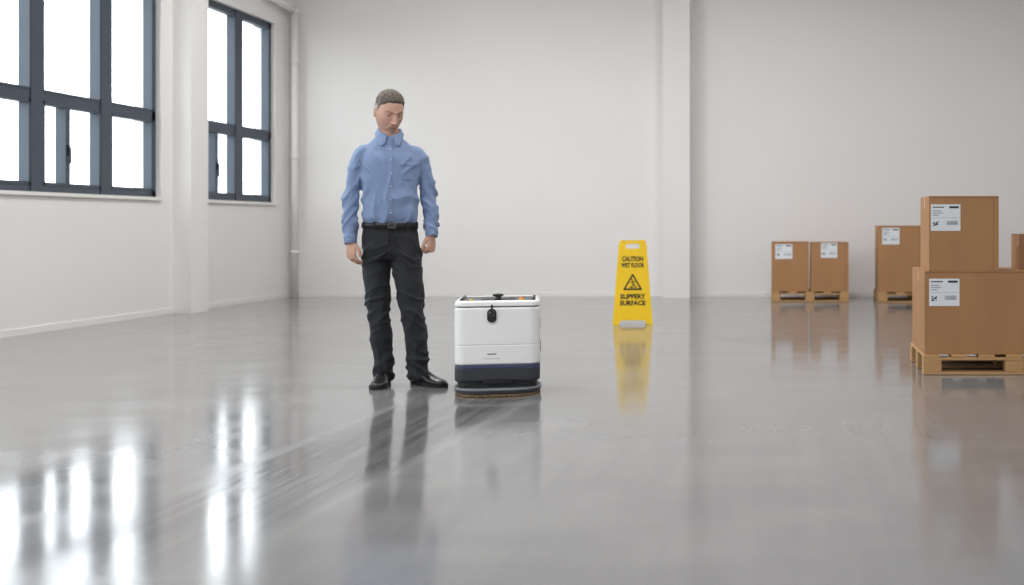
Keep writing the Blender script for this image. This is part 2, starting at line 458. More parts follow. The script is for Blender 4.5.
PZ = 0.1325
pallet('wooden_pallet', 0.91, 2.11, 7.48, 8.28)
carton('cardboard_box', 0.92, 2.05, 7.50, 8.22, PZ, 0.683, (0.030, 0.05, 0.20, 0.18))
carton('cardboard_box.001', 0.95, 1.41, 7.505, 7.98, 0.684, 1.178, (0.012, 0.055, 0.195, 0.175))
carton('cardboard_box.002', 1.61, 2.02, 7.62, 8.1, 0.684, 0.925, (0.15, 0.03, 0.12, 0.1))
pallet('wooden_pallet.001', -0.18, 0.825, 14.67, 15.4)
carton('cardboard_box.003', -0.175, 0.31, 14.69, 15.25, PZ, 0.775, (0.05, 0.03, 0.22, 0.19))
carton('cardboard_box.004', 0.335, 0.82, 14.69, 15.25, PZ, 0.77, (0.13, 0.01, 0.21, 0.19))
pallet('wooden_pallet.002', 1.19, 2.2, 14.5, 15.3)
carton('cardboard_box.005', 1.20, 1.74, 14.52, 15.15, PZ, 0.985, (0.04, 0.03, 0.22, 0.21))

# ------------------------------------------------------------------ wet floor sign
def curve_mesh(splines, ext, res=1):
    cu = bpy.data.curves.new('c', 'CURVE'); cu.dimensions = '2D'; cu.fill_mode = 'BOTH'; cu.extrude = ext
    for pts in splines:
        s = cu.splines.new('POLY'); s.points.add(len(pts)-1)
        for p, q in zip(s.points, pts): p.co = (q[0], q[1], 0, 1)
        s.use_cyclic_u = True
    o = bpy.data.objects.new('c', cu); scene.collection.objects.link(o)
    dg = bpy.context.evaluated_depsgraph_get(); dg.update()
    me = bpy.data.meshes.new_from_object(o.evaluated_get(dg))
    vs = [v.co.copy() for v in me.vertices]; fs = [tuple(p.vertices) for p in me.polygons]
    bpy.data.objects.remove(o); return vs, fs

def round_poly(pts, rad, n=5):
    out = []
    m = len(pts)
    for i in range(m):
        p = Vector(pts[i]); a = Vector(pts[i-1]); b = Vector(pts[(i+1) % m]); r = rad[i] if hasattr(rad, '__len__') else rad
        d1 = (a-p).normalized(); d2 = (b-p).normalized()
        s = p+d1*r; e = p+d2*r
        for k in range(n+1):
            t = k/n; out.append((1-t)**2*s+2*t*(1-t)*p+t*t*e)
    return [(v.x, v.y) for v in out]

sg = empty('wet_floor_sign', (-1.524, 11.26+0.12, 0), 8*D2R)
hs = 0.845
outer = round_poly([(-0.198, 0), (-0.135, hs), (0.135, hs), (0.198, 0), (0.14, 0), (0.12, 0.045), (-0.12, 0.045), (-0.14, 0)],
                   [0.01, 0.05, 0.05, 0.01, 0.01, 0.02, 0.02, 0.01])
hole = round_poly([(-0.07, hs-0.085), (-0.065, hs-0.035), (0.065, hs-0.035), (0.07, hs-0.085)], 0.02)
tilt = 8*D2R
for nm, s in (('front_panel', 1), ('rear_panel', -1)):
    vs, fs = curve_mesh([outer, hole], 0.009)
    T = Matrix.Translation((0, -s*hs*math.sin(tilt), 0)) @ (Matrix.Rotation(0 if s == 1 else math.pi, 4, 'Z')) @ Matrix.Rotation(-tilt, 4, 'X') @ UP
    mb = MB(); mb.add(vs, fs, 'yellow', T=T)
    rim_o = round_poly([(-0.187, 0.055), (-0.128, hs-0.1), (0.128, hs-0.1), (0.187, 0.055)], 0.02)
    rim_i = round_poly([(-0.180, 0.062), (-0.122, hs-0.107), (0.122, hs-0.107), (0.180, 0.062)], 0.02)
    vs, fs = curve_mesh([rim_o, rim_i], 0.002); mb.add([v+Vector((0, 0, 0.009)) for v in vs], fs, 'yellow', T=T)
    def txt(b, size, width, x, z):
        vs, fs = text_geo(b, size, width, 0.0028); mb.add([v+Vector((x, z, 0.0100)) for v in vs], fs, 'black', T=T)
    txt('CAUTION', 0.066, 0.21, 0, 0.655); txt('WET FLOOR', 0.062, 0.225, 0, 0.592)
    tri_o = round_poly([(-0.098, 0.345), (0, 0.515), (0.098, 0.345)], 0.018)
    tri_i = round_poly([(-0.070, 0.362), (0, 0.484), (0.070, 0.362)], 0.010)
    vs, fs = curve_mesh([tri_o, tri_i], 0.0008); mb.add([v+Vector((0, 0, 0.0100)) for v in vs], fs, 'black', T=T)
    def stroke(a, b, r):
        a = Vector(a); b = Vector(b); d = (b-a).normalized(); q = Vector((-d.y, d.x))*r
        vs = [(a+q).to_3d(), (a-q).to_3d(), (b-q).to_3d(), (b+q).to_3d()]
        for v in vs: v.z = 0.0106
        mb.add(vs, [(0, 1, 2, 3)], 'black', T=T)
    stroke((-0.005, 0.435), (0.012, 0.40), 0.007); stroke((0.012, 0.40), (-0.018, 0.375), 0.005); stroke((0.012, 0.40), (0.034, 0.375), 0.005)
    stroke((-0.005, 0.435), (-0.028, 0.415), 0.004); stroke((-0.005, 0.435), (0.024, 0.428), 0.004); stroke((-0.012, 0.445), (-0.006, 0.458), 0.007)
    stroke((-0.04, 0.370), (0.045, 0.370), 0.003)
    txt('SLIPPERY', 0.064, 0.25, 0, 0.280); txt('SURFACE', 0.064, 0.255, 0, 0.215)
    mb.obj(nm, sg)
mb = MB(); mb.cyl((-0.125, 0, hs-0.02), (-0.085, 0, hs-0.02), 0.016, 'yellow'); mb.cyl((0.085, 0, hs-0.02), (0.125, 0, hs-0.02), 0.016, 'yellow')
mb.box((0, 0, 0.35), (0.02, 0.14, 0.006), 'yellow'); mb.obj('hinge', sg)

# ------------------------------------------------------------------ cleaning robot
rb = empty('floor_scrubber_robot', (-1.705, 6.78, 0), 12*D2R)
Wd, Dp = 0.480, 0.50
mb = MB()
stack(mb, Wd, Dp, 0.06, [(0.182, 0.012), (0.186, 0.004), (0.192, 0), (0.292, 0), (0.294, 0.0035), (0.298, 0.0035), (0.300, 0), (0.500, 0.0), (0.508, 0.002), (0.512, 0.008)], 'rob_w')
mb.obj('body_shell', rb)
mb = MB()
stack(mb, Wd, Dp, 0.06, [(0.505, 0.012), (0.522, 0.012)], 'rob_k')
mb.obj('lid_gap', rb)
mb = MB()
stack(mb, Wd, Dp, 0.06, [(0.518, 0.004), (0.522, 0.0), (0.540, 0.002), (0.548, 0.008), (0.551, 0.018), (0.551, 0.026), (0.546, 0.029), (0.546, 0.2)], 'rob_w')
mb.obj('lid', rb)
mb = MB()
stack(mb, Wd-0.07, Dp-0.08, 0.04, [(0.544, 0), (0.548, 0.002), (0.548, 0.15)], 'rob_d')
stack(mb, 0.20, 0.20, 0.03, [(0.545, 0), (0.552, 0.002), (0.552, 0.05)], 'rob_k')
for sx in (-1, 1):
    mb.cyl((sx*0.205, -0.17, 0.553), (sx*0.205, 0.14, 0.553), 0.008, 'rob_k')
    for y in (-0.17, 0.14): mb.ball((sx*0.205, y, 0.551), 0.010, 'rob_k')
mb.obj('top_deck', rb)
mb = MB()
mb.cyl((0, -0.12, 0.545), (0, -0.12, 0.570), 0.020, 'rob_k', r1=0.014)
mb.ball((0, -0.12, 0.576), (0.034, 0.022, 0.010), 'rob_k')
mb.cyl((0.135, -0.18, 0.545), (0.135, -0.18, 0.558), 0.015, 'ybtn'); mb.ball((0.135, -0.18, 0.560), (0.012, 0.012, 0.007), 'orange')
mb.cyl((-0.15, -0.18, 0.545), (-0.15, -0.18, 0.558), 0.011, 'ybtn'); mb.cyl((-0.11, -0.18, 0.545), (-0.11, -0.18, 0.557), 0.008, 'rob_g')
mb.obj('knob_and_buttons', rb)
mb = MB()
yF = -Dp/2
def plate(w, h, r, x, z, y0, y1, m):
    P = rrect(w, h, r); R = []
    for y, i in ((y0, 0), (y1+0.003, 0), (y1, 0.003)):
        R.append([Vector((x+a*(1-2*i/w), y, z+b*(1-2*i/h))) for a, b in P])
    mb.rings(R, m, False)
plate(0.052, 0.080, 0.025, -0.03, 0.466, yF+0.01, yF-0.012, 'rob_k')
plate(0.036, 0.040, 0.017, -0.03, 0.478, yF-0.008, yF-0.017, 'glassk')
mb.cyl((-0.03, yF-0.014, 0.480), (-0.03, yF-0.022, 0.480), 0.011, 'glassk')
plate(0.010, 0.03, 0.004, -0.03, 0.514, yF+0.01, yF-0.003, 'rob_k')
mb.obj('sensor_module', rb)
mb = MB()
plate(0.055, 0.009, 0.004, -0.03, 0.245, yF+0.01, yF-0.0015, 'rob_k')
plate(0.10, 0.004, 0.0018, -0.03, 0.218, yF+0.01, yF-0.0008, 'rob_g')
mb.obj('front_markings', rb)
mb = MB()
for sx in (-1, 1):
    mb.box((sx*(Wd/2-0.0), 0.02, 0.42), (0.006, 0.20, 0.008), 'rob_g'); mb.box((sx*(Wd/2), 0.02, 0.40), (0.006, 0.20, 0.008), 'rob_g')
    mb.box((sx*(Wd/2), 0.02, 0.38), (0.006, 0.20, 0.008), 'rob_g')
    mb.box((sx*(Wd/2), 0.13, 0.25), (0.008, 0.12, 0.06), 'rob_k')
mb.obj('side_vents', rb, bevel=0.001)
mb = MB()
stack(mb, Wd, Dp, 0.06, [(0.084, 0.012), (0.090, 0.002), (0.100, 0.0), (0.162, 0.0), (0.163, 0.001)], 'rob_d')
stack(mb, Wd, Dp, 0.06, [(0.1635, 0.001), (0.165, 0.0), (0.178, 0.003), (0.184, 0.010)], 'rob_n')
mb.obj('lower_band', rb)
mb = MB()
stack(mb, Wd-0.03, Dp-0.03, 0.06, [(0.035, 0.02), (0.05, 0.0), (0.10, 0.0)], 'rob_k')
plate(0.16, 0.03, 0.012, 0.0, 0.088, yF+0.03, yF-0.004, 'rob_k')
mb.obj('chassis', rb)
mb = MB()
stack(mb, 0.490, 0.36, 0.16, [(0.016, 0.006), (0.022, 0.0), (0.048, 0.0), (0.054, 0.008), (0.058, 0.03)], 'rob_d', T=Matrix.Translation((0, -0.095, 0)))
stack(mb, 0.500, 0.37, 0.165, [(0.036, 0.002), (0.038, 0.0), (0.047, 0.0), (0.050, 0.003)], 'rob_g', T=Matrix.Translation((0, -0.095, 0)))
mb.obj('brush_deck', rb)
mb = MB()
base = rrect(0.462, 0.34, 0.15, 9)
def along(P, n):
    Q = [Vector(p) for p in P]; Ls = [(Q[(i+1) % len(Q)]-Q[i]).length for i in range(len(Q))]; tot = sum(Ls); out = []
    i = 0; acc = 0
    for k in range(n):
        s = tot*k/n
        while acc+Ls[i] < s: acc += Ls[i]; i += 1
        out.append(Q[i].lerp(Q[(i+1) % len(Q)], (s-acc)/Ls[i]))
    return out
for q, cnt in ((1.0, 230), (0.95, 200)):
    for p in along(base, cnt):
        x, y = p.x*q, -0.095+p.y*q
        ox, oy = p.x*q*1.03, -0.095+p.y*q*1.04
        mb.cyl((x, y, 0.020), (ox+random.uniform(-.004, .004), oy+random.uniform(-.004, .004), 0.001), 0.0034, 'brist', 5, 0.0040)
mb.obj('bristles', rb)
mb = MB()
for sx in (-1, 1):
    mb.cyl((sx*0.15, 0.13, 0.075), (sx*0.205, 0.13, 0.075), 0.074, 'rubber', 32); mb.cyl((sx*0.20, 0.13, 0.075), (sx*0.209, 0.13, 0.075), 0.035, 'rob_g', 24)
mb.obj('wheels', rb, bevel=0.004)

# ------------------------------------------------------------------ man
man = empty('man', (-2.43, 7.0, 0), 0)
BY = 22*D2R
RY = Matrix.Rotation(BY, 4, 'Z')
def F(x, y, z, k=3.2):
    return max(0.0, 1-abs(noise.noise(Vector((x, y, z))))*k)**1.4
mb = MB()
keys = [(0, 0, .962, .138, .098), (0, 0, 1.0, .154, .112), (0, -.004, 1.035, .163, .122), (0, -.008, 1.12, .163, .127), (0, -.006, 1.22, .166, .125),
        (0, -.002, 1.32, .176, .122), (0, .002, 1.39, .178, .114), (-.002, .006, 1.44, .162, .096), (-.004, .010, 1.480, .126, .081), (-.006, .012, 1.516, .088, .069), (-.008, .010, 1.555, .060, .059)]
mb.rings([hring(k[0], k[1], k[2], k[3], k[4]) for k in catmull(keys, 4)], 'shirt')
armL = [(-.10, .006, 1.435, .048, .052), (-.158, .006, 1.412, .058, .058), (-.196, .010, 1.32, .050, .056), (-.222, .022, 1.17, .044, .050), (-.230, .008, 1.05, .044, .047), (-.228, -.022, .905, .038, .041)]
armR = [(.10, .006, 1.435, .048, .052), (.158, .006, 1.412, .058, .058), (.200, .010, 1.33, .050, .056), (.228, .022, 1.19, .044, .050), (.240, .006, 1.07, .044, .047), (.242, -.030, .945, .038, .041)]
mb.rings(tube(armL), 'shirt'); mb.rings(tube(armR), 'shirt')
sh = remeshed(mb, 'shirt', 0.0055, 8, ['shirt'])
def wr_shirt(p, n):
    sl = smst(.168, .190, abs(p.x))*smst(1.43, 1.34, p.z)
    s = 1 if p.x > 0 else -1
    near = 0.55+0.8*math.exp(-((p.z-1.18)/0.09)**2)+0.6*math.exp(-((p.z-.98)/0.05)**2)
    a = 0.015*near*F(p.x*6, p.y*7+s*3, p.z*13+(p.x*s)*14+p.y*8, 3.8)-.005
    a += 0.004*noise.noise(Vector((p.x*14, p.y*14, p.z*30)))
    b = 0.014*F(p.x*7+p.z*3.4*s, p.y*4, p.z*3.5+4, 4.2)*smst(1.48, 1.34, p.z)
    b += 0.016*F(p.x*14, p.y*7, p.z*3.2+9, 3.6)*smst(1.22, 1.03, p.z)
    b += 0.010*F(p.x*5+2, p.y*5, p.z*14)*math.exp(-((p.z-1.06)/0.05)**2)
    b += 0.011*F(p.x*8-p.z*8*s, p.y*5, p.z*3, 4)*math.exp(-((p.z-1.34)/0.08)**2)*smst(.02, .10, abs(p.x))
    b -= .006*smst(1.5, 1.4, p.z)
    b += 0.003*noise.noise(p*24)*smst(1.52, 1.45, p.z)
    return (a*sl+b*(1-sl))*smst(.985, 1.01, p.z) if abs(p.x) < .175 else a*sl+b*(1-sl)
displace(sh, wr_shirt)
bvh = BVHTree.FromPolygons([v.co.copy() for v in sh.vertices], [tuple(p.vertices) for p in sh.polygons])
def front(x, z, b=None):
    h = (b or bvh).ray_cast(Vector((x, -1, z)), Vector((0, 1, 0)))
    return h[0].y if h[0] else -0.1
parts = MB()
def patch(x0, x1, z0, z1, nx, nz, off, m):
    vs = []; 
    for i in range(nz+1):
        for j in range(nx+1):
            x = x0+(x1-x0)*j/nx; z = z0+(z1-z0)*i/nz
            e = 0.0 if (j in (0, nx) or i in (0, nz)) else 1
            vs.append((x, front(x, z)-off*(e if e else -0.4), z))
    fs = [(i*(nx+1)+j, i*(nx+1)+j+1, (i+1)*(nx+1)+j+1, (i+1)*(nx+1)+j) for i in range(nz) for j in range(nx)]
    parts.add(vs, fs, m, True)
patch(-.019, .015, 1.0, 1.475, 8, 70, 0.0035, 'shirt')
patch(.052, .128, 1.255, 1.365, 16, 20, 0.003, 'shirt')
patch(.050, .130, 1.345, 1.368, 14, 6, 0.0055, 'shirt')
for z in (1.06, 1.14, 1.22, 1.30, 1.38, 1.45):
    y = front(-.002, z); parts.cyl((-.002, y-.002, z), (-.002, y-.006, z), .0048, 'btn', 12)
for (K, s) in ((armL, -1), (armR, 1)):
    p = Vector(K[-1][:3]); q = Vector(K[-2][:3]); t = (p-q).normalized()
    a = p-t*0.022; b = p+t*0.034
    x = (Vector((1, 0, 0))-t*t.x).normalized(); y = t.cross(x)
    R = []
    for c, r in ((a, .0385), (a+t*.002, .0415), (b-t*.002, .0385), (b, .0365), (b-t*.002, .0340), (b-t*.03, .033)):
        R.append([c+x*math.cos(u)*r*0.95+y*math.sin(u)*r*1.04 for u in [2*math.pi*j/28 for j in range(28)]])
    parts.rings(R, 'shirt', True, False, False)
    bc = (a+b)/2+Vector((0, -1, 0))*.041+Vector((s*.008, 0, 0)); parts.cyl(bc, bc+Vector((0, -.004, 0)), .005, 'btn', 10)
me = parts.mesh('shirt_details'); me.transform(RY); link('shirt_details', me, man)
# collar
col = MB(); rows = []
nphi = 61
for i in range(nphi):
    f = -1+2*i/(nphi-1)
    ang = f*164*D2R
    sx, cy = math.sin(ang), math.cos(ang)
    fr = smst(0.50, 1.0, abs(f))
    def P(rx, ry, z): return Vector((sx*rx-.004, cy*ry+.008-0.010*fr, z))
    zt = 1.582-0.050*fr
    tip = smst(0.66, 0.90, abs(f))*(1-0.7*smst(0.90, 1.0, abs(f)))
    rows.append([P(.065, .064, 1.505), P(.062, .062, zt-.004), P(.065, .066, zt+.002), P(.070, .071, zt-.006), P(.078+.004*tip, .078+.008*tip, zt-.024-.016*tip), P(.086+.008*tip, .084+.018*tip, zt-.040-.032*tip)])
n = len(rows[0]); vs = [p for r in rows for p in r]
fs = [(i*n+j, i*n+j+1, (i+1)*n+j+1, (i+1)*n+j) for i in range(nphi-1) for j in range(n-1)]
col.add(vs, fs, 'shirt', True)
me = col.mesh('collar'); me.transform(RY); o = link('collar', me, man)
s = o.modifiers.new('s', 'SOLIDIFY'); s.thickness = 0.003; s.offset = 0
s = o.modifiers.new('u', 'SUBSURF'); s.levels = 1; s.render_levels = 1
sh.transform(RY); link('shirt', sh, man)

# --- jeans
mb = MB()
pel = [(0, .002, 1.0, .154, .114), (0, .004, .94, .160, .119), (.002, .006, .88, .166, .122), (.004, .006, .82, .166, .118), (.008, .004, .775, .152, .10)]
mb.rings([hring(*k, yaw=BY) for k in catmull(pel, 4)], 'jeans')
legL = [(-.078, .0, .90, .080, .095), (-.080, -.002, .80, .088, .098), (-.079, -.008, .66, .080, .086), (-.069, -.018, .50, .067, .070), (-.060, -.002, .36, .065, .069), (-.050, .014, .20, .061, .064), (-.040, .018, .055, .059, .064)]
legR = [(.082, .01, .90, .082, .095), (.094, .008, .80, .090, .098), (.115, -.002, .66, .085, .088), (.138, -.016, .50, .071, .073), (.152, .0, .36, .068, .071), (.166, .014, .20, .064, .066), (.174, .016, .055, .062, .066)]
mb.rings(tube(legL, 6, 28), 'jeans'); mb.rings(tube(legR, 6, 28), 'jeans')
jn = remeshed(mb, 'jeans', 0.006, 6, ['jeans'])
def wr_j(p, n):
    w = 0.25+0.8*math.exp(-((p.z-.48)/.09)**2)+1.25*math.exp(-((p.z-.11)/.08)**2)+0.7*math.exp(-((p.z-.80)/.07)**2)
    s = 1 if p.x > .03 else -1
    d = 0.013*w*F(p.x*6, p.y*7+s*5, p.z*15+p.x*8*s, 3.2)-.004*w
    d += 0.008*F(p.x*9, p.y*9+s, p.z*3.5, 3.4)-.002
    return d*smst(0.98, 0.92, p.z)
displace(jn, wr_j)
for v in jn.vertices:
    if v.co.z < 0.028: v.co.z = 0.028+(v.co.z-.028)*0.1
bj = BVHTree.FromPolygons([v.co.copy() for v in jn.vertices], [tuple(p.vertices) for p in jn.polygons])
link('jeans', jn, man)
mb = MB()
R = []
for z, o_ in ((.968, .008), (.970, .012), (.998, .012), (1.000, .008), (1.0, -.01)):
    R.append(hring(0, .002, z, .154+o_, .115+o_, 0, 64))
mb.rings(R, 'belt', True, False, False)
for t in (-1.15, -.55, .55, 1.15, 2.4, -2.4):
    a = t-math.pi/2
    x = (.167)*math.copysign(abs(math.cos(a))**(2/2.3), math.cos(a)); y = .128*math.copysign(abs(math.sin(a))**(2/2.3), math.sin(a))
    mb.box((x, y+.002, .983), (.012, .008, .046), 'jeans')
yb = -.127
mb.box((0.004, yb-.003, .984), (.044, .006, .036), 'buckle'); mb.box((0.004, yb-.005, .984), (.030, .006, .022), 'belt'); mb.box((0.010, yb-.008, .984), (.026, .003, .004), 'buckle')
me = mb.mesh('belt'); me.transform(RY); link('belt', me, man)
mb = MB()
for i in range(14):
    z = .955-.012*i; x = .012*math.sin(BY)+0.008+(0.010*smst(6, 13, i)*-1); 
    y = front(x+.03, z, bj); mb.box((x+.03, y, z), (.0025, .003, .013), 'belt')
mb.obj('fly_seam', man)

# --- shoes
def shoe(name, heel, toe):
    heel = Vector((heel[0], heel[1], 0)); toe = Vector((toe[0], toe[1], 0)); d = (toe-heel); Ls = d.length; d.normalize(); q = Vector((-d.y, d.x, 0))
    mb = MB()
    st = [(0.0, .020, .050), (.03, .031, .078), (.12, .037, .090), (.26, .038, .098), (.36, .039, .096), (.48, .043, .078), (.62, .048, .060), (.76, .049, .051), (.88, .043, .045), (.96, .028, .038), (1.0, .010, .028)]
    R = []
    for t, w, h in catmull(st, 3):
        ring = []
        for j in range(24):
            a = 2*math.pi*j/24; c, s = math.cos(a), math.sin(a)
            x = w*math.copysign(abs(c)**.8, c); z = .014+(h-.014)*(.5+.5*math.copysign(abs(s)**.75, s))
            x *= 1-0.25*max(0, s)*(1 if t < .5 else .6)
            ring.append(heel+d*(t*Ls)+q*x+Vector((0, 0, z)))
        R.append(ring)
    mb.rings(R, 'shoe')
    def sole(z0, z1, t0, t1, ex):
        pts = [k for k in catmull(st, 3) if t0 <= k[0] <= t1]
        ff = lambda k: heel+d*(k[0]*Ls+(0.004 if k[0] > .9 else -.003 if k[0] < .05 else 0))
        o = [ff(k)+q*(k[1]+ex) for k in pts]+[ff(k)-q*(k[1]+ex) for k in reversed(pts)]
        mb.rings([[p+Vector((0, 0, z0)) for p in o], [p+Vector((0, 0, z1)) for p in o]], 'sole', False)
    sole(.012, .021, 0, 1, .004); sole(0.0, .012, 0, .27, .003); sole(0.0, .012, .42, 1, .003)
    for t in (.40, .45, .50):
        k = min(catmull(st, 6), key=lambda k: abs(k[0]-t)); c = heel+d*(t*Ls)+Vector((0, 0, k[2]+.001))
        mb.cyl(c-q*.016, c+q*.016, .003, 'sole', 8)
    mb.obj(name, man)
shoe('shoe_a', (-.055, .075), (-.010, -.215))
shoe('shoe_b', (.130, .060), (.368, -.105))

# --- hands
SK = srgb(202, 160, 140)
def hand(name, K, s, curl, lens=1.0):
    p = Vector(K[-1][:3]); t = (p-Vector(K[-2][:3])).normalized()
    d = (t+Vector((0, -.05, -1))*1.5).normalized()
    f0 = Vector((-s*0.62, -0.78, 0)); f = (f0-d*f0.dot(d)).normalized()
    m = d.cross(f).normalized()
    if m.x*s > 0: m = -m
    w = p+t*0.012
    mb = MB()
    def pt(a, b, c): return w+d*a+f*b+m*c
    Pk = []
    for a, b, c, rf, rm in ((-.05, 0, 0, .027, .022), (0.0, 0, 0, .027, .020), (.025, .001, .001, .032, .018), (.055, .001, .003, .040, .0165), (.085, .0, .004, .041, .0145), (.100, -.001, .005, .036, .011)):
        v = pt(a, b, c); Pk.append((v.x, v.y, v.z, rf, rm))
    mb.rings(tube(Pk, 4, 24, ref=f), 'skin')
    for b0, L, a0, r, sp, ce in ((.0305, .070, .090, .0090, .10, 0.9), (.0105, .078, .096, .0093, .02, 1.0), (-.0095, .072, .093, .0088, -.05, 1.08), (-.0285, .056, .086, .0078, -.13, 1.15)):
        q = pt(a0-.02, b0, .004); pts = [(q.x, q.y, q.z, r*1.08, r*1.08)]
        ang = 6*D2R; q = pt(a0, b0, .004); pts.append((q.x, q.y, q.z, r*1.1, r*1.1))
        cur = q
        for frac, da, rr in ((.45, curl[0], 1.0), (.30, curl[1], .95), (.25, curl[2], .86)):
            ang += da*ce*D2R
            dirv = (d*math.cos(ang)+m*math.sin(ang)+f*sp*math.cos(ang)).normalized()
            mid = cur+dirv*L*frac*.5; cur = cur+dirv*L*frac
            pts.append((mid.x, mid.y, mid.z, r*rr*.97, r*rr*.97)); pts.append((cur.x, cur.y, cur.z, r*rr, r*rr))
        mb.rings(tube(pts, 3, 12, ref=f), 'skin')
    T = [(.012, .016, .004, .014), (.035, .036, .010, .0125), (.060, .050, .018, .0108), (.082, .052, .026, .0100), (.100, .048, .031, .0085)]
    tk = []
    for a, b, c, r in T:
        v = pt(a, b, c); tk.append((v.x, v.y, v.z, r, r))
    mb.rings(tube(tk, 4, 14, ref=f), 'skin')
    me = remeshed(mb, name, 0.0024, 3, ['skin'])
    kn = [pt(.090, b, -.010) for b in (.0305, .0105, -.0095, -.0285)]
    def cf(c):
        r, g, b, _ = SK
        k = max(math.exp(-((c-q).length/.010)**2) for q in kn)
        e = smst(.10, .17, (c-w).dot(d))
        return (r*(1+.02*k), g*(1-.12*k-.08*e), b*(1-.12*k-.08*e), 1)
    paint(me, cf)
    me.transform(RY); link(name, me, man)
hand('hand_a', armL, -1, (24, 32, 22))
hand('hand_b', armR, 1, (48, 62, 40))

# --- head
def head_pos(nx, ny, nz, feat=True):
    r = math.sqrt(nx*nx+ny*ny)+1e-9
    s = smst(0, .95, -nz)
    rp = r**(0.62) if nz < 0 else r**0.93
    wx = .0755*(1-.18*s)*(1+.05*smst(-.1, .5, nz)*smst(-.3, .6, ny))
    x = nx/r*rp*wx
    if ny < 0: y = ny/r*rp*(.093+.001*s)
    else: y = ny/r*rp*.102*(1-.42*s)
    z = nz*.120
    if not feat: return Vector((x, y, z))
    if ny < 0:
        fw = smst(0.0, .45, -ny)
        ax = abs(x)
        g = lambda cx, cz, sx, sz: math.exp(-((ax-cx)/sx)**2-((z-cz)/sz)**2)
        y += .008*smst(.05, .11, z)*fw
        y -= .0040*math.exp(-((z-.027)/.008)**2)*math.exp(-(x/.045)**4)*fw
        y += .0105*g(.031, .007, .014, .010)*fw
        y += .004*math.exp(-((z-.014)/.008)**2)*math.exp(-(x/.012)**2)*fw
        t = max(0, min(1, (.018-z)/.052)); amp = .006+.021*t**.85
        if z > .018: amp = .006*math.exp(-((z-.018)/.010)**2)
        if z < -.034: amp *= math.exp(-((z+.034)/.0060)**2)
        y -= amp*math.exp(-(x/(.0070+.0050*t*t))**2)*fw
        y -= .0090*g(.0135, -.0345, .0055, .0065)*fw
        y -= .0045*g(.045, -.012, .016, .012)*fw
        y += .0030*g(.042, -.055, .014, .022)*fw
        y += .0026*math.exp(-((ax-(.020+(-.030-z)*.40))/.0035)**2)*smst(-.026, -.036, z)*smst(-.078, -.066, z)*fw
        y -= .0060*math.exp(-(x/.024)**2-((z+.064)/.018)**2)*fw
        y -= .0030*math.exp(-(x/.021)**2-((z+.0585)/.0036)**2)*fw
        y -= .0040*math.exp(-(x/.018)**2-((z+.0690)/.0042)**2)*fw
        y += .0055*math.exp(-(x/.024)**4-((z+.0637)/.0020)**2)*fw
        y += .0045*math.exp(-(x/.02)**2-((z+.080)/.006)**2)*fw
        y -= .0095*math.exp(-(x/.020)**2-((z+.100)/.012)**2)*fw
        y -= .0012*math.exp(-((ax-.031)/.012)**2-((z+.009)/.003)**2)*fw
        y += .0008*math.exp(-(x/.04)**4)*(math.exp(-((z-.050)/.0016)**2)+math.exp(-((z-.062)/.0016)**2))*fw
    x *= 1-.05*math.exp(-((z-.03)/.025)**2)*smst(.1, .6, -ny)
    return Vector((x, y, z))
NU, NV = 224, 168
def grid_mesh(fn):
    vs = []; fs = []
    for i in range(NV+1):
        th = math.pi*(i+.001)/(NV+.002)
        for j in range(NU):
            a = 2*math.pi*j/NU; vs.append(fn(math.sin(th)*math.cos(a), math.sin(th)*math.sin(a), -math.cos(th)))
    for i in range(NV):
        for j in range(NU): fs.append((i*NU+j, i*NU+(j+1) % NU, (i+1)*NU+(j+1) % NU, (i+1)*NU+j))
    return vs, fs
HM = Matrix.Translation((-.006, -.026, 1.676)) @ Matrix.Rotation(19*D2R, 4, 'Z') @ Matrix.Rotation(23*D2R, 4, 'X') @ Matrix.Scale(1.07, 4)
HT = RY @ HM
mb = MB(); vs, fs = grid_mesh(head_pos); mb.add(vs, fs, 'skin', True)
for s in (-1, 1):
    E = Matrix.Translation((s*.0722, .012, -.008)) @ Matrix.Rotation(s*12*D2R, 4, 'Z') @ Matrix.Rotation(-10*D2R, 4, 'X')
    vs = []; fs = []; nr, na = 9, 28
    for i in range(nr):
        q = i/(nr-1)
        for j in range(na):
            a = 2*math.pi*j/na
            wy = .0170*(1+.22*math.sin(a)); hz = .029
            y = q*wy*math.cos(a)+.004; z = q*hz*math.sin(a)
            prof = [.003, .001, .001, .0030, .0038, .0024, .0052, .0078, .0050][i]
            vs.append(Vector((s*(prof+.002*max(0, math.cos(a))*q), y, z)))
    for i in range(nr-1):
        for j in range(na): fs.append((i*na+j, i*na+(j+1) % na, (i+1)*na+(j+1) % na, (i+1)*na+j))
    o_ = len(vs)
    for j in range(na):
        a = 2*math.pi*j/na; vs.append(Vector((-s*.008, .75*.0170*math.cos(a)+.000, .8*.029*math.sin(a))))
    for j in range(na): fs.append(((nr-1)*na+j, (nr-1)*na+(j+1) % na, o_+(j+1) % na, o_+j))
    mb.add(vs, fs, 'skin', True, T=E)
hm = mb.mesh('head')
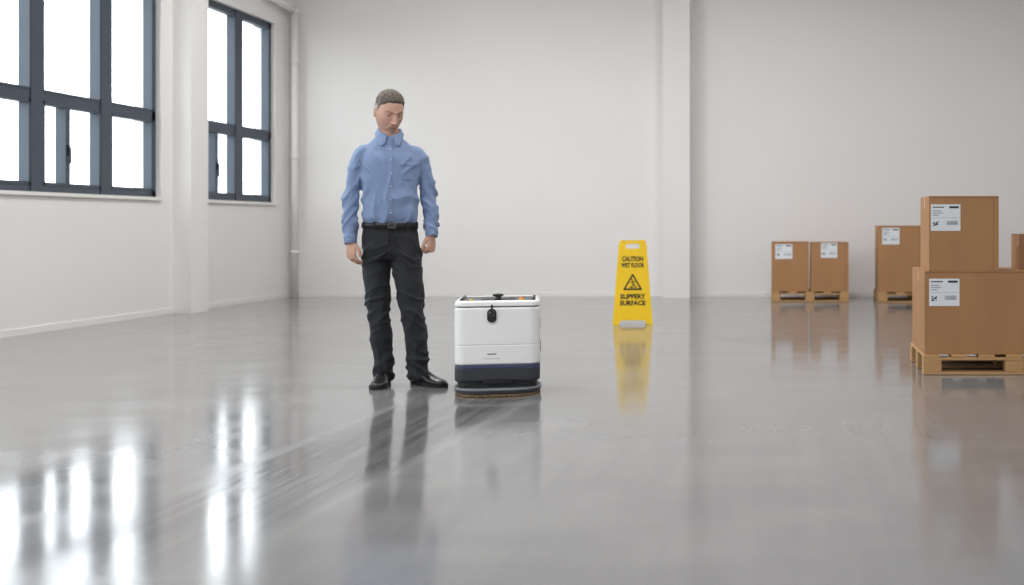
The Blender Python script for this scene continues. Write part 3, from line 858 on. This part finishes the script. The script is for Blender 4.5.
def cf(c):
    r, g, b, _ = SK
    x, y, z = c
    if y < 0:
        ax = abs(x)
        lip = math.exp(-(x/.022)**4-((z+.0638)/.0070)**2)
        line = math.exp(-(x/.023)**6-((z+.0638)/.0018)**2)
        ck = math.exp(-((ax-.042)/.018)**2-((z+.022)/.016)**2)+.8*math.exp(-(x/.014)**2-((z+.032)/.012)**2)
        st = smst(-.035, -.055, z)*(1-lip)*.38
        sock = math.exp(-((ax-.031)/.017)**2-((z-.004)/.010)**2)
        nos = math.exp(-((ax-.0075)/.0035)**2-((z+.0395)/.0025)**2)
        br = math.exp(-((ax-.031)/.020)**4-((z-.0275-.05*(ax-.02)+22*max(0, ax-.036)**2)/.0048)**2)*(.75+.5*noise.noise(Vector((x*400, 0, z*300))))
        k = 1-.55*line-.5*nos
        r, g, b = r*(1-.18*lip-.24*st-.18*sock)*k, g*(1-.38*lip-.10*ck-.24*st-.24*sock)*k, b*(1-.33*lip-.10*ck-.18*st-.22*sock)*k
        br = max(0, min(1, br))*.9; q = srgb(82, 66, 56)
        r, g, b = r*(1-br)+q[0]*br, g*(1-br)+q[1]*br, b*(1-br)+q[2]*br
    ear = smst(.074, .082, abs(x)); g *= 1-.12*ear; b *= 1-.12*ear
    return (r, g, b, 1)
paint(hm, cf)
hm.transform(HT); link('head', hm, man)
mb = MB()
hc = HM @ Vector((0, .022, -.050))
nk = [(-.004, .010, 1.42, .060, .058), (-.004, .008, 1.50, .0580, .058), (-.005, .004, 1.56, .058, .059), (hc.x, hc.y, hc.z, .060, .062)]
mb.rings(tube(nk, 5, 32), 'skin'); me = mb.mesh('neck'); paint(me, lambda c: (SK[0]*.92, SK[1]*.86, SK[2]*.84, 1)); me.transform(RY); link('neck', me, man)
mb = MB()
def eye_part(c, rr, lo, hi, m):
    R = []; nn = 15
    for i in range(11):
        el = (lo+(hi-lo)*i/10)*D2R
        R.append([c+Vector((rr*math.sin(az*D2R), -rr*math.cos(az*D2R)*math.cos(el), rr*math.sin(el)*math.cos(az*D2R))) for az in [-88+176*k/(nn-1) for k in range(nn)]])
    vs = [p for r in R for p in r]
    mb.add(vs, [(i*nn+j, i*nn+j+1, (i+1)*nn+j+1, (i+1)*nn+j) for i in range(10) for j in range(nn-1)], m, True)
for s in (-1, 1):
    c = Vector((s*.031, -.0700, .006))
    mb.ball(c, .0122, 'eyew', 24)
    mb.ball(c+Vector((s*.0005, -.0098, -.0052)), (.0052, .0028, .0050), 'iris', 16)
    eye_part(c, .0134, -18, 100, 'lid'); eye_part(c, .0130, -110, -50, 'lid')
me = mb.mesh('eyes'); me.transform(HT); link('eyes', me, man)
def hair(nx, ny, nz):
    p = head_pos(nx, ny, nz, False); q = head_pos(nx, ny, nz)
    n = Vector((p.x/.075**2, p.y/.1**2, p.z/.122**2)).normalized()
    y, z, x = q.y, q.z, q.x
    k = smst(-.075, -.035, y)
    line = .078*(1-k)+.050*k
    line += .016*math.exp(-((abs(x)-.042)/.014)**2)*(1-k)
    kb = smst(-.030, -.014, y); line = line*(1-kb)+(.000)*kb
    ke = smst(.002, .012, y)*smst(.045, .030, y); line = max(line, .026*ke)
    kk = smst(.040, .060, y); line = line*(1-kk)+(-.058)*kk
    mk = smst(line-.006, line+.016, z+.006*noise.noise(q*180)+.004*noise.noise(Vector((x*420, y*420, z*60))))
    th = .0020+.0105*smst(.03, .10, z)+.003*smst(.03, .09, y)
    st = noise.noise(Vector((q.x*260, q.y*50, q.z*90)))+.6*noise.noise(Vector((q.x*520, q.y*90, q.z*160)))
    th += .0048*st*mk*(.3+.7*smst(.0, .05, z))
    return q+n*(-.004+(.004+th)*mk)
mb = MB(); vs, fs = grid_mesh(hair); mb.add(vs, fs, 'hair', True); me = mb.mesh('hair')
h0 = srgb(100, 90, 80); h1 = srgb(150, 146, 142)
def hcf(c):
    g = smst(.066, .015, c.z)*.8+.3*noise.noise(Vector((c.x*220, c.y*40, c.z*60)))+.08
    g = max(0, min(1, g)); return tuple(a*(1-g)+b*g for a, b in zip(h0, h1))
paint(me, hcf)
me.transform(HT); link('hair', me, man)

# ------------------------------------------------------------------ camera
cd = bpy.data.cameras.new('camera'); cam = bpy.data.objects.new('camera', cd); scene.collection.objects.link(cam)
cd.sensor_width = 36; cd.lens = 40.0; cd.shift_x = -273/1024; cd.shift_y = -66.5/1024
cam.location = (0, 0, 0.98); cam.rotation_euler = (math.pi/2, 0, 0)
cd.dof.use_dof = True; cd.dof.focus_distance = 6.85; cd.dof.aperture_fstop = 1.8
cd.clip_end = 300
scene.camera = cam
